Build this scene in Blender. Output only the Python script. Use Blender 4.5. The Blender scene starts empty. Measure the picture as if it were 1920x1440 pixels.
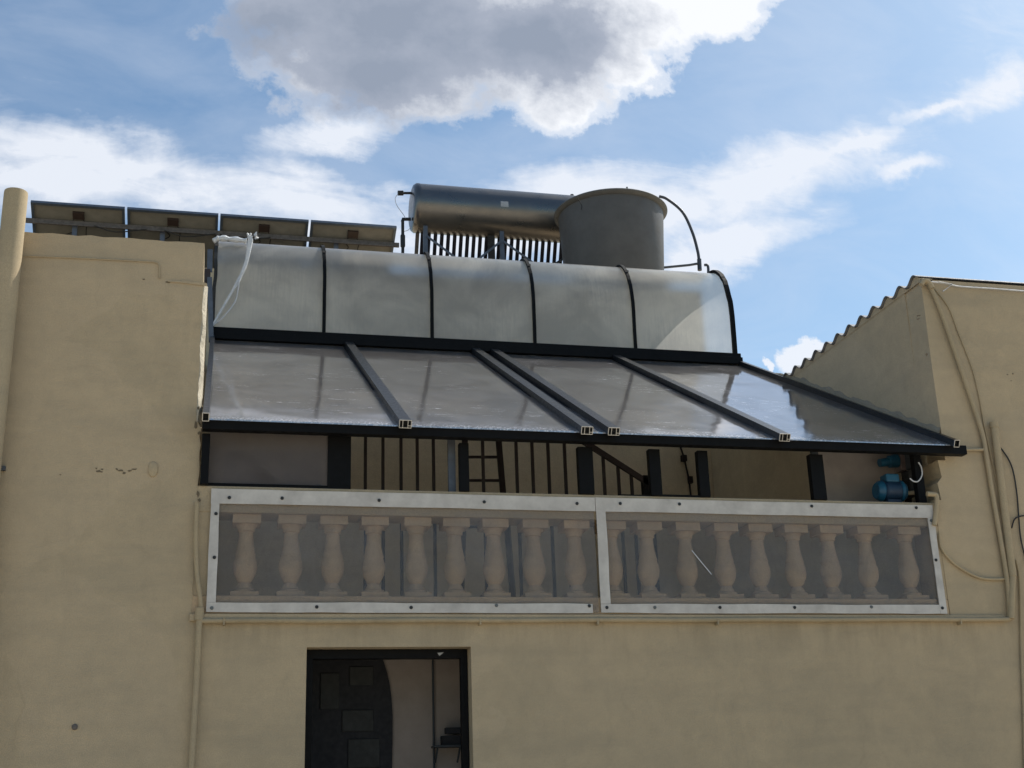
import bpy, bmesh, math, random
from mathutils import Vector, Matrix
random.seed(7)
S = bpy.context.scene
COL = S.collection
R_ = math.radians

# ------------------------------------------------------------------ camera
FPX = 2400.0
ROT = ((0.97371325, 0.04215693, 0.22384213),      # world = ROT @ (right, down, forward)
       (-0.22557372, 0.3148363, 0.92195152),
       (-0.03160698, -0.94820931, 0.31606977))
CAM = Vector((0, 0, 1.6))
cd = bpy.data.cameras.new('camera')
cam = bpy.data.objects.new('camera', cd); COL.objects.link(cam)
cd.sensor_width = 36; cd.lens = 36 * FPX / 1920
cd.clip_start = 0.1; cd.clip_end = 3000
m = Matrix.Identity(4)
for i in range(3):
    m[i][0] = ROT[i][0]; m[i][1] = -ROT[i][1]; m[i][2] = -ROT[i][2]; m[i][3] = CAM[i]
cam.matrix_world = m
S.camera = cam

def ray(px, py):
    c = (px - 960, py - 720, FPX)
    return Vector([sum(ROT[i][k] * c[k] for k in range(3)) for i in range(3)])
def at(px, py, Y):                      # point of the plane y=Y seen at a photo position
    r = ray(px, py); return CAM + r * (Y / r.y)
def ax(px, py, X):
    r = ray(px, py); return CAM + r * (X / r.x)

# ------------------------------------------------------------------ light
SUN = Vector((0.60, 0.28, 0.72)).normalized()
elev = math.asin(SUN.z); azim = math.atan2(SUN.x, SUN.y)
sl = bpy.data.lights.new('sun', 'SUN'); sl.energy = 4.8; sl.angle = R_(0.5); sl.color = (1, .95, .86)
so = bpy.data.objects.new('sun', sl); COL.objects.link(so)
so.rotation_euler = (-SUN).to_track_quat('-Z', 'Y').to_euler(); so.location = (20, 10, 30)
S.view_settings.view_transform = 'Standard'; S.view_settings.look = 'None'
S.view_settings.exposure = 0.20; S.view_settings.gamma = 1

# ------------------------------------------------------------------ sky and clouds
W = bpy.data.worlds.new('World'); S.world = W; W.use_nodes = True
wt = W.node_tree; wt.nodes.clear()
def N(t, kind, **kw):
    n = t.nodes.new(kind)
    for k, v in kw.items():
        if k.startswith('i_'):
            key = k[2:]; key = int(key) if key.isdigit() else key.replace('_', ' ')
            n.inputs[key].default_value = v
        else: setattr(n, k, v)
    return n
def math_(t, op, a, b=None, clamp=False):
    n = t.nodes.new('ShaderNodeMath'); n.operation = op; n.use_clamp = clamp
    for i, v in enumerate((a, b)):
        if v is None: continue
        if isinstance(v, (int, float)): n.inputs[i].default_value = v
        else: t.links.new(v, n.inputs[i])
    return n.outputs[0]
def ramp(t, fac, stops, interp='LINEAR'):
    n = t.nodes.new('ShaderNodeValToRGB'); n.color_ramp.interpolation = interp
    el = n.color_ramp.elements
    while len(el) < len(stops): el.new(0.5)
    for e, (p, c) in zip(el, stops):
        e.position = p; e.color = c if len(c) == 4 else (*c, 1)
    t.links.new(fac, n.inputs[0]); return n.outputs[0]
def g(v): return (v, v, v, 1)

sky = N(wt, 'ShaderNodeTexSky', sky_type='NISHITA', sun_disc=False, sun_elevation=elev, sun_rotation=azim,
        air_density=1.0, dust_density=1.2, ozone_density=1.6, altitude=100)
bg1 = N(wt, 'ShaderNodeBackground', i_Strength=0.13)
hs = N(wt, 'ShaderNodeHueSaturation', i_Saturation=1.0, i_Value=1.0)
tn = N(wt, 'ShaderNodeMix', data_type='RGBA', blend_type='MULTIPLY'); tn.inputs[0].default_value = 1; tn.inputs[7].default_value = (.78, .905, .91, 1)
wt.links.new(sky.outputs[0], hs.inputs['Color']); wt.links.new(hs.outputs[0], tn.inputs[6]); wt.links.new(tn.outputs[2], bg1.inputs[0])
tc = N(wt, 'ShaderNodeTexCoord'); sx = N(wt, 'ShaderNodeSeparateXYZ')
wt.links.new(tc.outputs['Generated'], sx.inputs[0])
yy = math_(wt, 'MAXIMUM', math_(wt, 'ABSOLUTE', sx.outputs[1]), 0.12)
u = math_(wt, 'DIVIDE', sx.outputs[0], yy); v = math_(wt, 'DIVIDE', sx.outputs[2], yy)
cb = N(wt, 'ShaderNodeCombineXYZ'); wt.links.new(u, cb.inputs[0]); wt.links.new(v, cb.inputs[1])
UV = cb.outputs[0]
def wnoise(scale, detail, rough, dist=0.0, stretch=None, seed=0.0, lac=2.0):
    src = UV
    mp = N(wt, 'ShaderNodeMapping'); mp.inputs['Location'].default_value = (seed, seed * .7, 0)
    if stretch: mp.inputs['Rotation'].default_value = (0, 0, stretch[0]); mp.inputs['Scale'].default_value = (stretch[1], stretch[2], 1)
    wt.links.new(src, mp.inputs[0])
    n = N(wt, 'ShaderNodeTexNoise', i_Scale=scale, i_Detail=detail, i_Roughness=rough, i_Distortion=dist, i_Lacunarity=lac)
    wt.links.new(mp.outputs[0], n.inputs['Vector']); return n.outputs[0]
# domain warp shared by the cloud lobes
wn = N(wt, 'ShaderNodeTexNoise', i_Scale=14.0, i_Detail=6.0, i_Roughness=0.6); wt.links.new(UV, wn.inputs['Vector'])
sb = N(wt, 'ShaderNodeVectorMath', operation='SUBTRACT'); wt.links.new(wn.outputs['Color'], sb.inputs[0]); sb.inputs[1].default_value = (.5, .5, .5)
sc = N(wt, 'ShaderNodeVectorMath', operation='SCALE'); wt.links.new(sb.outputs[0], sc.inputs[0]); sc.inputs['Scale'].default_value = 0.07
ad = N(wt, 'ShaderNodeVectorMath', operation='ADD'); wt.links.new(UV, ad.inputs[0]); wt.links.new(sc.outputs[0], ad.inputs[1])
WUV = ad.outputs[0]
def duv(px, py): r = ray(px, py); return Vector((r.x / r.y, r.z / r.y))
def lobe(px, py, rx, ry, ang=0, src=None):     # soft ellipse of cloud in a given direction of the sky
    c = duv(px, py); a = R_(ang)
    e = duv(px + 50 * math.cos(a), py - 50 * math.sin(a)) - c
    h = duv(px - 50 * math.sin(a), py - 50 * math.cos(a)) - c
    mp = N(wt, 'ShaderNodeMapping', vector_type='TEXTURE')
    mp.inputs['Location'].default_value = (c.x, c.y, 0)
    mp.inputs['Rotation'].default_value = (0, 0, math.atan2(e.y, e.x))
    mp.inputs['Scale'].default_value = (e.length / 50 * rx, h.length / 50 * ry, 1)
    wt.links.new(src or WUV, mp.inputs[0])
    ln = N(wt, 'ShaderNodeVectorMath', operation='LENGTH'); wt.links.new(mp.outputs[0], ln.inputs[0])
    return math_(wt, 'SUBTRACT', 1.0, ln.outputs['Value'])
def union(ls):
    o = ls[0]
    for l in ls[1:]:
        n = wt.nodes.new('ShaderNodeMath'); n.operation = 'SMOOTH_MAX'; n.inputs[2].default_value = .25
        wt.links.new(o, n.inputs[0]); wt.links.new(l, n.inputs[1]); o = n.outputs[0]
    return o
big = union([lobe(840, 30, 320, 165), lobe(680, 50, 230, 140), lobe(600, 135, 80, 50), lobe(1000, 95, 180, 115), lobe(790, 170, 120, 50, 0),
             lobe(1130, 50, 210, 95, 12), lobe(1320, 0, 150, 70, 20), lobe(1040, 175, 100, 48), lobe(1170, 130, 80, 60),
             lobe(900, -220, 560, 190)])
fine = wnoise(16, 9, .62, .1, seed=3.1); finer = wnoise(44, 7, .6, .2, seed=8.3)
nz = math_(wt, 'ADD', math_(wt, 'MULTIPLY', math_(wt, 'SUBTRACT', fine, .5), 1.7), math_(wt, 'MULTIPLY', math_(wt, 'SUBTRACT', finer, .5), .75))
bd = math_(wt, 'ADD', big, math_(wt, 'MULTIPLY', nz, .72))
bigmask = ramp(wt, math_(wt, 'ADD', bd, .28), [(0.04, g(0)), (0.26, g(.6)), (0.50, g(1))], 'EASE')
depth = math_(wt, 'ADD', union([lobe(730, 50, 330, 180, 0), lobe(720, 140, 180, 80), lobe(1000, 70, 210, 110), lobe(520, 50, 150, 90), lobe(960, -240, 500, 130)]),
              math_(wt, 'MULTIPLY', nz, .60))
bigcol = ramp(wt, math_(wt, 'ADD', math_(wt, 'MULTIPLY', depth, .8), .3), [(0.10, (.84, .86, .90)), (0.30, (.64, .67, .73)), (0.58, (.35, .39, .475)), (.95, (.27, .315, .40))], 'LINEAR')
# wisps
st = wnoise(9, 8, .62, .6, stretch=(-.35, 1.0, 2.6), seed=1.7); st2 = wnoise(30, 6, .6, .3, stretch=(-.4, 1, 2.2), seed=5)
sn = math_(wt, 'ADD', math_(wt, 'MULTIPLY', math_(wt, 'SUBTRACT', st, .5), 2.3), math_(wt, 'MULTIPLY', math_(wt, 'SUBTRACT', st2, .5), .6))
wl = union([lobe(230, 310, 430, 75, -12), lobe(560, 380, 300, 75, -8), lobe(60, 350, 300, 70, 0),
            lobe(1230, 400, 330, 85, 10), lobe(1440, 330, 340, 85, 22), lobe(1600, 270, 170, 30, 24), lobe(1130, 370, 260, 80, 0), lobe(900, 450, 300, 60, 0), lobe(620, 440, 200, 40, 0),
            lobe(1880, 150, 150, 50, 20), lobe(1700, 300, 90, 22, 5), lobe(620, 250, 130, 45, 10),
            lobe(1760, 200, 120, 22, 26),  lobe(1350, 470, 260, 50, 20), lobe(-500, 200, 500, 200), lobe(2500, 100, 500, 150)])
wm = math_(wt, 'ADD', wl, math_(wt, 'MULTIPLY', sn, .65))
wmask = ramp(wt, math_(wt, 'ADD', wm, .25), [(0.02, g(0)), (0.35, g(.22)), (0.6, g(.52)), (.95, g(.88))])
puff = union([lobe(1505, 668, 42, 30, 30), lobe(1448, 676, 14, 10), lobe(1530, 655, 30, 22)])
pmask = ramp(wt, math_(wt, 'ADD', math_(wt, 'ADD', puff, math_(wt, 'MULTIPLY', nz, .3)), .1), [(0.05, g(0)), (0.3, g(.9))])
wmask = math_(wt, 'MAXIMUM', wmask, pmask)
haze = ramp(wt, wnoise(5, 7, .6, .5, stretch=(-.3, 1, 2.0), seed=11), [(.36, g(.0)), (.80, g(.26))])
wmask = math_(wt, 'MAXIMUM', wmask, haze)
front = ramp(wt, sx.outputs[1], [(0.0, g(0)), (0.10, g(1))])
up = ramp(wt, sx.outputs[2], [(0.0, g(0)), (0.05, g(1))])
fr = math_(wt, 'MULTIPLY', front, up)
bgw = N(wt, 'ShaderNodeBackground', i_Strength=1.0); bgw.inputs[0].default_value = (.78, .81, .87, 1)
bgb = N(wt, 'ShaderNodeBackground', i_Strength=1.0); wt.links.new(bigcol, bgb.inputs[0])
mx1 = N(wt, 'ShaderNodeMixShader'); wt.links.new(math_(wt, 'MULTIPLY', wmask, fr), mx1.inputs[0]); wt.links.new(bg1.outputs[0], mx1.inputs[1]); wt.links.new(bgw.outputs[0], mx1.inputs[2])
mx2 = N(wt, 'ShaderNodeMixShader'); wt.links.new(math_(wt, 'MULTIPLY', bigmask, fr), mx2.inputs[0]); wt.links.new(mx1.outputs[0], mx2.inputs[1]); wt.links.new(bgb.outputs[0], mx2.inputs[2])
wo = N(wt, 'ShaderNodeOutputWorld'); wt.links.new(mx2.outputs[0], wo.inputs[0])

# ------------------------------------------------------------------ materials
MATS = {}
def newmat(name):
    m = bpy.data.materials.new(name); m.use_nodes = True; t = m.node_tree; t.nodes.clear()
    out = t.nodes.new('ShaderNodeOutputMaterial'); MATS[name] = m
    return m, t, out
def noise(t, vec, scale, detail=4, rough=.55, mapping=None, dist=0):
    if mapping:
        mp = N(t, 'ShaderNodeMapping'); mp.inputs['Scale'].default_value = mapping; t.links.new(vec, mp.inputs[0]); vec = mp.outputs[0]
    n = N(t, 'ShaderNodeTexNoise', i_Scale=scale, i_Detail=detail, i_Roughness=rough, i_Distortion=dist)
    t.links.new(vec, n.inputs['Vector']); return n.outputs[0]
def mixc(t, fac, a, b):
    n = N(t, 'ShaderNodeMix', data_type='RGBA')
    for i, x in ((0, fac), (6, a), (7, b)):
        if isinstance(x, (int, float)): n.inputs[i].default_value = x
        elif isinstance(x, tuple): n.inputs[i].default_value = x if len(x) == 4 else (*x, 1)
        else: t.links.new(x, n.inputs[i])
    return n.outputs[2]
def bump(t, h, strength, dist=.01):
    b = N(t, 'ShaderNodeBump', i_Strength=strength, i_Distance=dist); t.links.new(h, b.inputs['Height']); return b.outputs[0]

def plaster(name, c1, c2, cd, seed=0, dirt=.6, bmp=.35):
    m, t, out = newmat(name)
    geo = N(t, 'ShaderNodeNewGeometry'); P = geo.outputs['Position']
    big = ramp(t, noise(t, P, 1.1, 5, .6, dist=.4), [(.32, g(0)), (.68, g(1))])
    col = mixc(t, big, c1, c2)
    med = ramp(t, noise(t, P, 7, 6, .65), [(.35, g(0)), (.75, g(1))])
    col = mixc(t, math_(t, 'MULTIPLY', med, .35), col, cd)
    strk = ramp(t, noise(t, P, 3.0, 6, .65, mapping=(1.6, 1.6, .6), dist=1.2), [(.50, g(0)), (.8, g(1))])
    col = mixc(t, math_(t, 'MULTIPLY', strk, dirt), col, cd)
    sp = ramp(t, noise(t, P, 60, 3, .6), [(.70, g(0)), (.78, g(1))])
    col = mixc(t, math_(t, 'MULTIPLY', sp, .35), col, (cd[0] * .5, cd[1] * .5, cd[2] * .5))
    # small flakes of lost paint
    fl = ramp(t, noise(t, P, 16, 8, .7), [(.735, g(0)), (.75, g(1))])
    col = mixc(t, math_(t, 'MULTIPLY', fl, .35), col, (.20, .17, .13))
    # repaired patches, hairline cracks, grime under the ledge
    wv = N(t, 'ShaderNodeVectorMath', operation='ADD'); t.links.new(P, wv.inputs[0])
    wn_ = N(t, 'ShaderNodeTexNoise', i_Scale=1.3, i_Detail=5.0); t.links.new(P, wn_.inputs['Vector']); t.links.new(wn_.outputs['Color'], wv.inputs[1])
    vc = N(t, 'ShaderNodeTexVoronoi', i_Scale=.8); t.links.new(wv.outputs[0], vc.inputs['Vector'])
    pv = N(t, 'ShaderNodeSeparateXYZ'); t.links.new(vc.outputs['Color'], pv.inputs[0])
    col = mixc(t, math_(t, 'MULTIPLY', ramp(t, pv.outputs[0], [(.55, g(0)), (.75, g(1))]), .16), col, (c1[0] * 1.12, c1[1] * 1.12, c1[2] * 1.2))
    ve = N(t, 'ShaderNodeTexVoronoi', feature='DISTANCE_TO_EDGE', i_Scale=.55); t.links.new(wv.outputs[0], ve.inputs['Vector'])
    ck = math_(t, 'MULTIPLY', ramp(t, ve.outputs['Distance'], [(.002, g(1)), (.006, g(0))]), ramp(t, noise(t, P, 1.9, 3, .5), [(.50, g(0)), (.60, g(1))]))
    col = mixc(t, math_(t, 'MULTIPLY', ck, .10), col, (.16, .13, .09))
    sz = N(t, 'ShaderNodeSeparateXYZ'); t.links.new(P, sz.inputs[0])
    hz = ramp(t, noise(t, P, 2.4, 6, .62, mapping=(.35, .35, 2.2)), [(.48, g(0)), (.72, g(1))])
    col = mixc(t, math_(t, 'MULTIPLY', hz, .30), col, (cd[0] * .95, cd[1], cd[2] * 1.05))
    dz = math_(t, 'SUBTRACT', 2.90, sz.outputs[2])
    run_ = math_(t, 'MULTIPLY', ramp(t, dz, [(0.0, g(0)), (.005, g(1)), (.32, g(0))]), ramp(t, noise(t, P, 3.5, 6, .7, mapping=(2.2, 2.2, .25)), [(.42, g(0)), (.66, g(1))]))
    run_ = math_(t, 'MULTIPLY', run_, ramp(t, math_(t, 'MULTIPLY', sz.outputs[0], 1.0), [(0.0, g(0)), (.02, g(1))]))
    col = mixc(t, math_(t, 'MULTIPLY', run_, .4), col, (.22, .175, .115))
    grain = noise(t, P, 170, 3, .75)
    col = mixc(t, math_(t, 'MULTIPLY', ramp(t, grain, [(.40, g(0)), (.62, g(1))]), .45), col, (c2[0] * .55, c2[1] * .55, c2[2] * .55))
    p = N(t, 'ShaderNodeBsdfPrincipled', i_Roughness=.92); p.inputs['Specular IOR Level'].default_value = .2
    t.links.new(col, p.inputs['Base Color'])
    h = math_(t, 'ADD', math_(t, 'MULTIPLY', noise(t, P, 3.2, 7, .66), 2.6), math_(t, 'MULTIPLY', noise(t, P, 90, 4, .7), .45))
    h = math_(t, 'SUBTRACT', h, math_(t, 'MULTIPLY', ck, .08))
    t.links.new(bump(t, h, bmp, .02), p.inputs['Normal']); t.links.new(p.outputs[0], out.inputs[0]); return m
WALL = plaster('cream_plaster', (.56, .435, .28), (.48, .38, .25), (.31, .255, .18), dirt=.30)
WALL_IN = plaster('lightened_plaster', (.74, .65, .48), (.68, .60, .44), (.5, .43, .32))  # wall plaster made paler, brightness in colour for the dim terrace
STONE = plaster('balustrade_paint', (.72, .53, .34), (.62, .45, .29), (.30, .235, .16), dirt=.8)
CEMENT = plaster('grey_cement', (.38, .32, .23), (.28, .24, .18), (.15, .13, .10))
CAVITY = plaster('pale_render', (.52, .48, .40), (.44, .41, .35), (.40, .39, .36))
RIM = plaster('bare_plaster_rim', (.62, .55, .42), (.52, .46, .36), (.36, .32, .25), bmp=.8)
PIPEM = plaster('painted_conduit', (.50, .39, .25), (.44, .35, .22), (.30, .25, .18), dirt=.3, bmp=.15)

def simple(name, col, rough=.5, metal=0, spec=.5, var=.25, scale=8, bmp=0, dark=None, coat=0):
    m, t, out = newmat(name)
    tcn = N(t, 'ShaderNodeTexCoord'); P = tcn.outputs['Object']
    dk = dark or tuple(c * (1 - var) for c in col)
    c = mixc(t, ramp(t, noise(t, P, scale, 6, .65), [(.35, g(0)), (.7, g(1))]), col, dk)
    p = N(t, 'ShaderNodeBsdfPrincipled', i_Metallic=metal); p.inputs['Specular IOR Level'].default_value = spec
    p.inputs['Coat Weight'].default_value = coat
    t.links.new(c, p.inputs['Base Color'])
    rr = ramp(t, noise(t, P, scale * 3, 5, .6), [(.3, g(max(rough - .08, .02))), (.7, g(min(rough + .12, 1)))])
    t.links.new(rr, p.inputs['Roughness'])
    if bmp: t.links.new(bump(t, noise(t, P, scale * 6, 4, .6), bmp, .005), p.inputs['Normal'])
    t.links.new(p.outputs[0], out.inputs[0]); return m
BLACK = simple('charcoal_aluminium', (.006, .006, .0065), .55, 0, .12, .3)
BLACKTOP = simple('rafter_aluminium', (.016, .017, .019), .34, .1, .32, .35, scale=14)
ALU_CUT = simple('cut_aluminium', (.55, .54, .52), .35, .9, .5, .3)
HOLLOW = simple('hollow_dark', (.008, .008, .008), .9)
SEAL = simple('bitumen_seal', (.05, .05, .05), .8, 0, .3, .5, 30, .8)
MAROON = simple('maroon_iron', (.016, .007, .007), .6, 0, .4, .5)
WHITEST = simple('white_strip', (.60, .565, .52), .65, 0, .25, .25, 5, .2, dark=(.42, .39, .36))
SCREW = simple('screw_grey', (.03, .032, .034), .6, .3)
WASHER = simple('washer', (.14, .15, .15), .5, .5)
PVFR = simple('panel_frame', (.12, .145, .18), .4, .6)
PVBACK = simple('panel_backing', (.20, .19, .165), .6, 0, .4, .2, 6, dark=(.15, .145, .125))
PVCELL = simple('panel_cells', (.01, .015, .05), .12, 0, .6)
RACK = simple('rack_steel', (.16, .14, .125), .6, .3, .4, .5, 20)
GALV = simple('galvanised_steel', (.14, .15, .17), .45, .6, .5, .3, 12)
BROWNJ = simple('junction_plastic', (.035, .02, .015), .5)
CABLE = simple('black_cable', (.02, .02, .02), .6)
TANKM = simple('tank_steel', (.19, .18, .17), .30, .9, .4, .15, 1.2)
TUBEM = simple('evacuated_tube', (.008, .008, .016), .3, 0, .2)
TANKG = simple('grey_tank_plastic', (.100, .098, .097), .55, 0, .35, .22, 3, .15)
TANKRIM = simple('tank_rim_plastic', (.105, .103, .098), .55, 0, .35, .2, 6)
HOSE = simple('hose_grey', (.055, .065, .085), .5)
STICK = simple('sticker', (.42, .43, .44), .6)
BLUE = simple('blue_pump_paint', (.012, .11, .20), .4, 0, .5, .4, 9)
BLUED = simple('dark_blue_pump', (.012, .04, .085), .5, 0, .5, .4, 9)
WHITEW = simple('white_wire', (.62, .62, .64), .6)
LAMPB = simple('interior_clutter', (.05, .06, .07), .7)
PINKB = simple('pump_body', (.24, .19, .18), .7)
ROOFM = simple('corrugated_sheet', (.20, .20, .21), .7, 0, .4, .4, 10, .3)
GROUND = plaster('ground_limestone', (.66, .58, .44), (.60, .52, .40), (.45, .39, .3))
DOORD = simple('dark_room', (.018, .019, .024), .8)
PLASTICW = simple('white_plastic_wrap', (.72, .72, .72), .35, 0, .5, .25, 20, .8)

def polycarb():
    m, t, out = newmat('translucent_polycarbonate')
    geo = N(t, 'ShaderNodeNewGeometry'); P = geo.outputs['Position']
    rain = noise(t, P, 5, 6, .75, mapping=(9, 1, .9)); rain = math_(t, 'ADD', .5, math_(t, 'MULTIPLY', math_(t, 'SUBTRACT', rain, .5), ramp(t, noise(t, P, 1.6, 4, .5), [(.45, g(.25)), (.65, g(1))])))
    cloudy = noise(t, P, 1.5, 6, .62, dist=.4)
    d = N(t, 'ShaderNodeBsdfDiffuse'); tr = N(t, 'ShaderNodeBsdfTranslucent'); tp = N(t, 'ShaderNodeBsdfTransparent')
    rf = N(t, 'ShaderNodeBsdfRefraction', i_IOR=1.10, i_Roughness=.55)
    col = mixc(t, ramp(t, rain, [(.4, g(0)), (.62, g(1))]), (.86, .82, .75), (.56, .55, .53)); col = mixc(t, ramp(t, cloudy, [(.38, g(0)), (.62, g(.85))]), col, (.27, .28, .30))
    t.links.new(col, d.inputs[0])
    tcol = mixc(t, ramp(t, cloudy, [(.3, g(0)), (.7, g(1))]), (.93, .90, .84), (.78, .78, .76)); t.links.new(tcol, tr.inputs[0])
    rf.inputs[0].default_value = (.82, .86, .88, 1)
    gl = N(t, 'ShaderNodeBsdfGlossy', i_Roughness=.22); gl.inputs[0].default_value = (.9, .9, .9, 1)
    m1 = N(t, 'ShaderNodeMixShader', i_0=.46); t.links.new(d.outputs[0], m1.inputs[1]); t.links.new(tr.outputs[0], m1.inputs[2])
    m2 = N(t, 'ShaderNodeMixShader', i_0=.32); t.links.new(m1.outputs[0], m2.inputs[1]); t.links.new(rf.outputs[0], m2.inputs[2])
    fr = N(t, 'ShaderNodeFresnel', i_IOR=1.4)
    nb = bump(t, math_(t, 'ADD', cloudy, math_(t, 'MULTIPLY', rain, .2)), .12, .05)
    for q in (gl, rf, fr): t.links.new(nb, q.inputs['Normal'])
    m3 = N(t, 'ShaderNodeMixShader'); t.links.new(math_(t, 'MULTIPLY', fr.outputs[0], .8), m3.inputs[0]); t.links.new(m2.outputs[0], m3.inputs[1]); t.links.new(gl.outputs[0], m3.inputs[2])
    t.links.new(m3.outputs[0], out.inputs[0]); return m
POLY = polycarb()

def pane():
    m, t, out = newmat('smoked_roof_pane')
    geo = N(t, 'ShaderNodeNewGeometry'); P = geo.outputs['Position']
    dust = ramp(t, noise(t, P, 1.8, 7, .7, dist=.8), [(.40, g(0)), (.66, g(1))])
    # long scuffs running across the pane
    s1 = ramp(t, noise(t, P, 7, 6, .8, mapping=(.5, 4.0, 4.0), dist=1.6), [(.60, g(0)), (.66, g(1))])
    s2 = ramp(t, noise(t, P, 1.4, 2, .5), [(.46, g(0)), (.60, g(1))])
    scuff = math_(t, 'MULTIPLY', s1, s2)
    sx_ = N(t, 'ShaderNodeSeparateXYZ'); t.links.new(P, sx_.inputs[0])
    edge = ramp(t, math_(t, 'ADD', math_(t, 'SUBTRACT', sx_.outputs[1], 8.80), math_(t, 'MULTIPLY', noise(t, P, 9, 5, .7), .35)), [(.16, g(1)), (.42, g(0))])
    fleck = ramp(t, noise(t, P, 45, 4, .7), [(.45, g(0)), (.62, g(1))])
    edge = math_(t, 'MULTIPLY', edge, fleck)
    base = mixc(t, math_(t, 'MULTIPLY', dust, .6), (.76, .75, .77), (.38, .36, .355))
    base = mixc(t, scuff, base, (.85, .86, .9)); base = mixc(t, math_(t, 'MULTIPLY', edge, .5), base, (.45, .46, .48))
    p = N(t, 'ShaderNodeBsdfPrincipled', i_IOR=1.6, i_Metallic=.88); t.links.new(base, p.inputs['Base Color'])
    t.links.new(math_(t, 'SUBTRACT', .88, math_(t, 'MULTIPLY', math_(t, 'MAXIMUM', scuff, edge), .6)), p.inputs['Metallic'])
    rr = ramp(t, noise(t, P, 5, 6, .65), [(.3, g(.05)), (.75, g(.12))])
    rr = mixc(t, scuff, rr, g(.6)); rr = mixc(t, edge, rr, g(.45)); t.links.new(rr, p.inputs['Roughness'])
    h = math_(t, 'ADD', noise(t, P, 1.1, 2, .4), math_(t, 'MULTIPLY', noise(t, P, 4, 2, .4), .03))
    t.links.new(bump(t, h, .10, .10), p.inputs['Normal'])
    tp = N(t, 'ShaderNodeBsdfTransparent'); tp.inputs[0].default_value = (.92, .88, .80, 1)
    tl = N(t, 'ShaderNodeBsdfTranslucent'); tl.inputs[0].default_value = (.9, .86, .8, 1)
    mt = N(t, 'ShaderNodeMixShader', i_0=.85); t.links.new(tp.outputs[0], mt.inputs[1]); t.links.new(tl.outputs[0], mt.inputs[2])
    mx = N(t, 'ShaderNodeMixShader', i_0=.26); t.links.new(p.outputs[0], mx.inputs[1]); t.links.new(mt.outputs[0], mx.inputs[2])
    t.links.new(mx.outputs[0], out.inputs[0]); return m
PANE = pane()

def film(name, haze, tint=(.9, .9, .9), dcol=(.30, .30, .31), rough=.3, gloss=.35):
    m, t, out = newmat(name)
    geo = N(t, 'ShaderNodeNewGeometry'); P = geo.outputs['Position']
    n1 = ramp(t, noise(t, P, 2.2, 5, .6, dist=.5), [(.3, g(haze * .7)), (.7, g(haze * 1.3))])
    tp = N(t, 'ShaderNodeBsdfTransparent'); tp.inputs[0].default_value = (*tint, 1)
    rf = N(t, 'ShaderNodeBsdfRefraction', i_IOR=1.03, i_Roughness=rough); rf.inputs[0].default_value = (*tint, 1)
    m0 = N(t, 'ShaderNodeMixShader', i_0=.85); t.links.new(tp.outputs[0], m0.inputs[1]); t.links.new(rf.outputs[0], m0.inputs[2])
    d = N(t, 'ShaderNodeBsdfDiffuse'); d.inputs[0].default_value = (*dcol, 1)
    m1 = N(t, 'ShaderNodeMixShader'); t.links.new(n1, m1.inputs[0]); t.links.new(m0.outputs[0], m1.inputs[1]); t.links.new(d.outputs[0], m1.inputs[2])
    gl = N(t, 'ShaderNodeBsdfGlossy', i_Roughness=.15); fr = N(t, 'ShaderNodeFresnel', i_IOR=1.4)
    nb = bump(t, noise(t, P, 2.5, 5, .55, mapping=(1, 1, 2.2), dist=.5), .6, .08)
    for q in (gl, fr): t.links.new(nb, q.inputs['Normal'])
    m3 = N(t, 'ShaderNodeMixShader'); t.links.new(math_(t, 'MULTIPLY', fr.outputs[0], gloss), m3.inputs[0]); t.links.new(m1.outputs[0], m3.inputs[1]); t.links.new(gl.outputs[0], m3.inputs[2])
    t.links.new(m3.outputs[0], out.inputs[0]); return m
FILM = film('clear_plastic_film', .25, (.90, .89, .88), (.27, .28, .305), .17, .5)
FROST = film('frosted_window', .45, (.72, .70, .70), (.17, .15, .145), .3, .25)

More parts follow.
